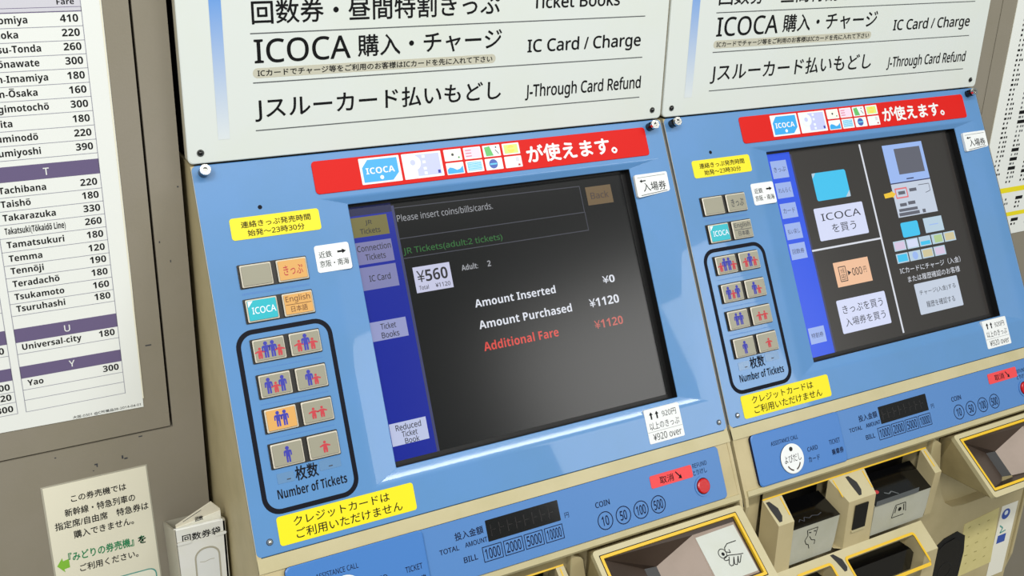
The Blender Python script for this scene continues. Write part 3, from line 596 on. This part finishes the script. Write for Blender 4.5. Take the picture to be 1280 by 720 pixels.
    sh_ = s.build('slot_housing', t)
    for a, b2 in ((78, 131), (158, 276)):
        s = Part(); s.rect(Fr((0, FRONT_Y-.001, H), (1, 0, 0), (0, 0, -1), (0, -1, 0)), a, 513, b2, 640, 0, 'cream_dark')
        s.slab(Fr((0, FRONT_Y-.002, H), (1, 0, 0), (0, 0, -1), (0, -1, 0)), [(a+2, 532), (b2-12, 532), (b2-4, 541), (b2-4, 566), (a+2, 566)], -1, 16, 'black_gloss'); s.build('slot_mouth', sh_)
        s = Part(); s.frame(F, rrect(a-3.4, 9.6, b2+2, L2+12, 5), rrect(a-.6, 12.6, b2-1, L2+16, 3), 0, .8, 'yellow_line'); s.build('yellow_trim', sh_)
    s = Part(); u = 146; s.slab(F, [(u-9, 2), (u-4, 2), (u+5, 11), (u+6, 21), (u+3, 25), (u-1, 25), (u-5, 12)], 0, .4, 'rubber'); s.build('slot_marker', sh_, 'black pentagon mark')
    # ---- money tray on the right
    F = TRAY; u0, u1, W = 351.4, 537, 74
    s = Part()
    a = rrect(u0-6, -6, u1+11, W+7, 4); h0 = rrect(u0, 0, u1, W, 1)
    s.frame(F, a, h0, -5, 1.2, 'cream_light')
    # sides running back into the body
    sh = [F.p(u, v, -4.8) for u, v in rrect(u0-6, -6, u1+11, W+7, 4)]; bk = [Vector((p_.x + (.012 if p_.x < .45 else -.006), -.187, min(p_.z + .0, H-.405) if i > 99 else max(min(p_.z-.012, H-.412), H-.515))) for i, p_ in enumerate(sh)]
    s.loft([bk, sh], 'cream_dark'); th = s.build('tray_housing', t)
    s = Part(); s.frame(F, rrect(u0+.8, .8, u1-.8, W-.8, 1), rrect(u0+4, 4, u1-4, W-4, 1), -3, 1.5, 'yellow_line')
    s.frame(F, rrect(u0-.2, -.2, u1+.2, W+.2, 1), rrect(u0+1, 1, u1-1, W-1, 1), -3, 1.35, 'groove'); s.build('yellow_trim', th)
    s = Part(); q = lambda u, v, n: F.p(u, v, n)
    T0 = [(u0+4, 4), (u0+4, W-4), (u1-4, W-4), (u1-4, 4)]
    D = [(413, 22, -28), (413, 60, -28), (427, 59, -25.6), (427, 24, -25.4)]     # black gutter at the low left end
    Rr = [(472, 9, -1.6), (472, W-6, -1.6), (u1-7, W-6, -1.6), (u1-7, 9, -1.6)]
    top = [q(u, v, -2) for u, v in T0]
    s.face(s.add([top[0], top[1], q(*D[1]), q(*D[0])]), 'dark_brown')                    # left slope
    s.face(s.add([q(*D[0]), q(*D[1]), q(*D[2]), q(*D[3])]), 'black')
    s.face(s.add([q(*D[3]), q(*D[2]), q(*Rr[1]), q(*Rr[0])]), 'brown_plate')             # rising plate
    s.face(s.add([q(*Rr[0]), q(*Rr[1]), q(*Rr[2]), q(*Rr[3])]), 'brown_plate')
    s.face(s.add([top[0], q(*D[0]), q(*D[3]), q(*Rr[0]), q(*Rr[3]), top[3]]), 'dark_brown')
    s.face(s.add([top[1], top[2], q(*Rr[2]), q(*Rr[1]), q(*D[2]), q(*D[1])]), 'dark_brown')
    s.face(s.add([top[3], q(*Rr[3]), q(*Rr[2]), top[2]]), 'dark_brown')
    s.build('tray_bowl', th)
    s = Part(); sn = -1.3; s.slab(F, [(473.5, 13), (474.5, W-8), (u1-8, W-8), (u1-9, 12)], -1.9, sn, 'sticker_grey')
    cx, cy = 505, 37; n = sn+.2
    s.flatring(F, circ(496.5, 37.6, 5.6), circ(496.5, 37.6, 4.7), n, 'ink'); s.poly(F, circ(496.8, 38.2, 2, 12), n, 'ink')
    for ln in ([(520.7, 29.1), (507.8, 29.2), (502.5, 32.4), (500.9, 36.7), (506.7, 39.3), (506.7, 35.3)], [(497.2, 41.6), (503.3, 41.3), (515.7, 43.6), (521.7, 44.3)], [(497, 41.6), (494.6, 43.9), (496.3, 45.7), (500.5, 45.7)],
               [(502.4, 42.8), (498.2, 50.2), (499.5, 52.5), (502.7, 52.4), (508.1, 44.4)], [(508.1, 44.4), (504.6, 52), (507.4, 53.3), (513.7, 45.1)], [(513.7, 45.1), (510.4, 52), (512.6, 51.8), (518.1, 45)]):
        s.pline(F, ln, .95, n, 'ink')
    s.build('sticker', th, 'pale sticker with a drawn hand inside the money tray')
    # ---- change cup, note and slot marks on the lower body
    FB = Fr((0, -.198, H), (1, 0, 0), (0, 0, -1), (0, -1, 0))
    s = Part(); oc = [(358, 604), (392, 584), (418, 580), (436, 592), (441, 620), (438, 700), (362, 700), (352, 640)]
    s.slab(FB, oc, -1, 1.2, 'black'); ic = [(398+(u-398)*.8, 645+(v-645)*.86) for u, v in oc]; s.slab(FB, ic, 1.1, 2.2, 'black_gloss'); s.pline(FB, circ(404, 640, 13, 20), 1.2, 2.4, 'rubber'); s.build('change_cup', t)
    s = Part(); s.slab(FB, [(431, 573), (437, 665), (511, 662), (503, 566)], 0, .5, 'note_yellow')
    for i in range(5):
        for j in range(3): s.line(FB, 441+j*20+i*2+random.uniform(-2, 2), 582+i*16, 446+j*20+i*2, 581+i*16+random.uniform(-1, 3), 1.3, .62, 'note_ink')
    s.build('note', t, 'pale yellow note stuck below the money tray')
    s = Part(); s.rect(FB, 509, 566, 545, 690, .3, 'paper'); s.poly(FB, circ(522, 582, 9, 18), .45, 'sticker_blue'); s.poly(FB, circ(522, 580, 4, 10), .55, 'card_pale'); s.pline(FB, [(514, 600), (522, 606), (518, 614), (530, 612)], 2.2, .45, 'teal_line'); s.rect(FB, 515, 618, 533, 632, .45, 'sticker_blue'); s.build('sticker', t, 'white sticker with blue symbols')
    return t
machine(0, 'blue and cream ticket machine on the left, English payment screen lit')
machine(1, 'blue and cream ticket machine on the right, Japanese menu screen lit')

# ------------------------------------------------------------------ fare table on the left
t = thing('fare_poster', 'white fare table listing stations from S to Y on the grey wall', 'poster', (-.26, WALL_Y, H))
o_off = Vector((.26, -WALL_Y, -H))
class Off(Fr):
    def __init__(s, F, d): super().__init__(F.o + d, F.r, F.d, F.n)
WP = Off(WALL, o_off)
P = Part(); P.slab(WP, [(-470, -330), (-470, 243), (-62, 249.8), (-60.6, 120), (-60.6, -330)], .1, 1.0, 'paper_poster', side='paper'); n = 1.15
P.rect(WP, -62.2, -330, -60.9, 240, n, 'notice_paper')
XR, XL = -78.2, -171.0
def hl(z, w_=.55, m='table_line', a=XL, b=XR): P.rect(WP, a, -z-w_/2, b, -z+w_/2, n, m)
P.rect(WP, XL, -170, XR, -153.2, n-.05, 'purple_pale'); P.rect(WP, XL, -153.2, XR, -150.2, n, 'purple_pale'); hl(153.4, .5, 'purple'); hl(149.6, .8, 'purple')
P.textb(WP, 'Fare', -83.5, -155.6, 5.0, n, 'ink', .02, True)
def row(name, fare, ztop, zbot, narrow=1.0):
    hl(zbot); b = -(zbot + 3.8)
    P.textb(WP, name, -166.0, b, 6.1, n, 'ink', .022, wf=.92*narrow); P.textb(WP, fare, -81.6, b, 6.5, n, 'ink', .022, True)
zs = [149.2, 136.7, 124.2, 111.9, 99.3, 86.2, 73.3, 60.2, 46.8, 33.5, 20.4]
for (nm, fr), a, b in zip((('Sannomiya', '410'), ('Senrioka', '220'), ('Settsu-Tonda', '260'), ('Shijōnawate', '300'), ('Shin-Imamiya', '180'), ('Shin-Ōsaka', '160'), ('Sugimotochō', '300'), ('Suita', '180'), ('Suminodō', '220'), ('Sumiyoshi', '390')), zs, zs[1:]): row(nm, fr, a, b)
def head(z0, z1, s_, a=XL, b=XR):
    P.rect(WP, a, -z0, b, -z1, n, 'purple')
    if s_: P.textb(WP, s_, (a+b)/2-2.4, -(z1+3.6), 6.6, n+.1, 'paper_poster', .01)
head(14.9, .6, 'T')
zs = [.6, -13.6, -26.4, -39.2, -52.1, -65.3, -78.6, -90.9, -103.8, -116.8, -129.0]
for (nm, fr), a, b in zip((('Tachibana', '220'), ('Taishō', '180'), ('Takarazuka', '330'), ('Takatsuki(Tōkaidō Line)', '260'), ('Tamatsukuri', '180'), ('Temma', '120'), ('Tennōji', '190'), ('Teradachō', '180'), ('Tsukamoto', '160'), ('Tsuruhashi', '180')), zs, zs[1:]): row(nm, fr, a, b, .56 if '(' in nm else 1.0)
head(-142.2, -156.4, 'U'); row('Universal-city', '180', -156.4, -168.4)
head(-181.5, -194.2, 'Y'); row('Yao', '300', -194.2, -206.6); hl(-217.6); hl(-230.2)
P.rect(WP, XR-.3, -170, XR+.3, 230.4, n, 'table_line'); P.rect(WP, XL-.3, -170, XL+.3, 230.4, n, 'table_line')
LX, LR = -272, -178.6
P.rect(WP, LR-.3, -170, LR+.3, 230.4, n, 'table_line')
for z in [149.2-13*i for i in range(22)] + [-168.4, -206.6, -217.6, -230.2]: hl(z, .55, 'table_line', LX, LR)
head(-142.2, -156.4, None, LX, LR); head(-181.5, -194.2, None, LX, LR)
for fr, z in (('180', -168.4), ('300', -206.6), ('220', -217.6), ('300', -230.0)): P.textb(WP, fr, -182, -(z+2.8), 6.5, n, 'ink', .022, True)
P.text(WP, '大阪-0301 @C所備品08-2014-04-01', -130, -64.6, 244.6, 248.2, n, 'ink', .004)
P.build('poster_sheet', t)

# ------------------------------------------------------------------ notice under it
t = thing('notice', 'cream laminated notice with green arrow beside the envelope box', 'notice', (-.115, WALL_Y, H-.45))
WN = Off(WALL, Vector((.115, -WALL_Y, .45-H)))
P = Part(); P.slab(WN, [(-169, 317.6), (-168, 520), (-58.6, 520), (-62, 460), (-65, 317.6)], .1, .5, 'acrylic'); P.slab(WN, [(-167.2, 319.2), (-166.2, 518), (-60.4, 518), (-63.4, 460), (-66.4, 319.2)], .4, .8, 'notice_paper'); n = .95
for tx, a, b, c0, c1 in (('この券売機では', -142.4, -88, 333.4, 342), ('新幹線・特急列車の', -150, -80.4, 348.2, 357.6), ('指定席/自由席　特急券は', -161, -68, 362, 371.4), ('購入できません。', -144.4, -84.4, 376, 385.4), ('ご利用ください。', -143, -83.6, 418, 427.4)):
    P.text(WN, tx, a, b, c0, c1, n, 'ink', .014)
P.text(WN, '『みどりの券売機』を', -152.6, -74.4, 401, 412.4, n, 'green_ink', .022)
P.text(WN, 'を', -82.6, -74.2, 402.6, 411.6, n+.06, 'ink', .014)
P.poly(WN, [(-164.4, 413.6), (-158.6, 405), (-158.2, 409), (-152.4, 407.8), (-152.2, 418.4), (-157.8, 419), (-157.4, 423)], n, 'green_arrow')
P.flatring(WN, rrect(-160, 445.6, -66.8, 512, 8), rrect(-158.6, 447, -68.2, 510.6, 7), n, 'teal_line'); P.slab(WN, rrect(-158.6, 447, -68.2, 510.6, 7), .75, .88, 'card_cream')
P.build('notice_sheet', t)

# ------------------------------------------------------------------ envelope box against the machine
t = thing('envelope_holder', 'white plastic box of coupon envelopes between notice and ticket machine', 'envelope box', (-.028, WALL_Y, H-.5))
oo = Vector((.028, -WALL_Y, .5-H))
YF = -.052; HF = Fr(Vector((0, YF, H))+oo, (1, 0, 0), (0, 0, -1), (0, -1, 0))
P = Part()
fl = [(-54, 357), (-50.5, 520), (-.5, 520), (-2, 359)]
P.slab(HF, [(-53.5, 357.5), (-49.5, 520), (-1, 520), (-2, 360), (-8, 358.6)], -3, 0, 'holder_white', bev=1.0)
pb = lambda x, y, z: Vector((x/1000, y, H - z/1000)) + oo
for x, xb in ((-54, -55), (-2.6, -3)):
    s_ = [pb(x, YF, 357), pb(x+3.5*(x < -20), YF, 520), pb(xb+3, WALL_Y-.0005, 520), pb(xb, WALL_Y-.0005, 392)]
    P.loft([s_, [q + Vector((.002 if x < -20 else -.002, 0, 0)) for q in s_]], 'acrylic'); P.face(P.add(s_), 'acrylic'); P.face(P.add([q + Vector((.002 if x < -20 else -.002, 0, 0)) for q in s_]), 'acrylic')
P.face(P.add([pb(-55, WALL_Y-.0006, 392), pb(-52, WALL_Y-.0006, 520), pb(-3, WALL_Y-.0006, 520), pb(-3, WALL_Y-.0006, 392)]), 'acrylic')
P.face(P.add([pb(-52, YF, 519), pb(-2, YF, 519), pb(-3, WALL_Y-.001, 519), pb(-53, WALL_Y-.001, 519)]), 'acrylic')
P.text(HF, '回数券袋', -46.4, -7.4, 365.4, 374.4, .2, 'ink', .016)
P.build('box_body', t)
P = Part(); P.slab(HF, rrect(-52, 372.5, -37.5, 376.2, 1.8), -1, 1.2, 'holder_white', side='acrylic'); P.build('clip', t)
P = Part(); P.slab(HF, rrect(-13.5, 372.2, -1.8, 375.8, 1.8), -1, 1.2, 'holder_white', side='acrylic'); P.build('clip', t)
P = Part(); o1 = rrect(-36, 386, -10, 520, 12, 9); o2 = rrect(-34.4, 387.8, -11.6, 520, 10.6, 9)
P.frame(HF, o1, o2, -.4, .5, 'acrylic'); P.slab(HF, o2, -.5, .15, 'white'); P.pline(HF, [(-31, 402.5), (-26, 403.5), (-20, 402), (-16, 402.4)], .6, .3, 'acrylic'); P.build('thumb_window', t)
t2 = thing('envelope', 'folded paper envelope with a peaked flap sticking out of the white box', 'envelope', (-.028, YF+.006, H-.4))
o2_ = Vector((.028, -(YF+.006), .4-H)); E1 = Fr(Vector((0, YF+.007, H))+o2_, (1, 0, 0), (0, 0, -1), (0, -1, 0))
P = Part(); P.slab(E1, [(-50.5, 357), (-15, 340), (-13.4, 339.4), (-5, 349.6), (-5, 440), (-49, 440)], -1.6, 0, 'kraft'); P.line(E1, -43, 354.5, -24, 345.8, .6, .15, 'ink_soft')
P.slab(E1, [(-50.5, 359.4), (-5, 351.4), (-4.4, 440), (-49, 440)], .2, 1.2, 'paper'); P.text(E1, '回数', -31, -23, 351.6, 357.0, 1.35, 'ink_navy', .02); P.build('envelope_sheet', t2)

# ------------------------------------------------------------------ fare table on the right
t = thing('fare_poster', 'white wall poster of tiny station lists with yellow bars, right of the machines', 'poster', (1.4, WALL_Y, H))
WR = Off(WALL, Vector((-1.4, -WALL_Y, -H)))
P = Part(); P.slab(WR, [(1203.5, -330), (1202, 249.5), (1600, 249.5), (1600, -330)], .1, 1.0, 'paper_poster', side='paper'); n = 1.15
rng = random.Random(7)
for cidx in range(7):
    x0 = 1224 + cidx*34; z = -250
    while z < 236:
        if not (164 < z < 182 or 207 < z < 222):
            w_ = rng.choice((3, 4, 5, 5, 7)); m = 'ink' if cidx % 2 == 0 or rng.random() < .3 else 'line_grey'
            P.rect(WR, x0, z, x0+w_*.8, z+3.4, n, m); P.rect(WR, x0+8, z, x0+11, z+3.4, n, m)
            if rng.random() < .5: P.rect(WR, x0+13, z, x0+16, z+3.4, n, m)
            if rng.random() < .12: P.rect(WR, x0-1, z-1, x0+16, z+4.4, n+.05, 'ink')
        z += 7.4
P.rect(WR, 1206, 168.5, 1560, 177, n, 'yellow'); P.rect(WR, 1206, 211, 1560, 218, n, 'yellow')
P.build('poster_sheet', t)
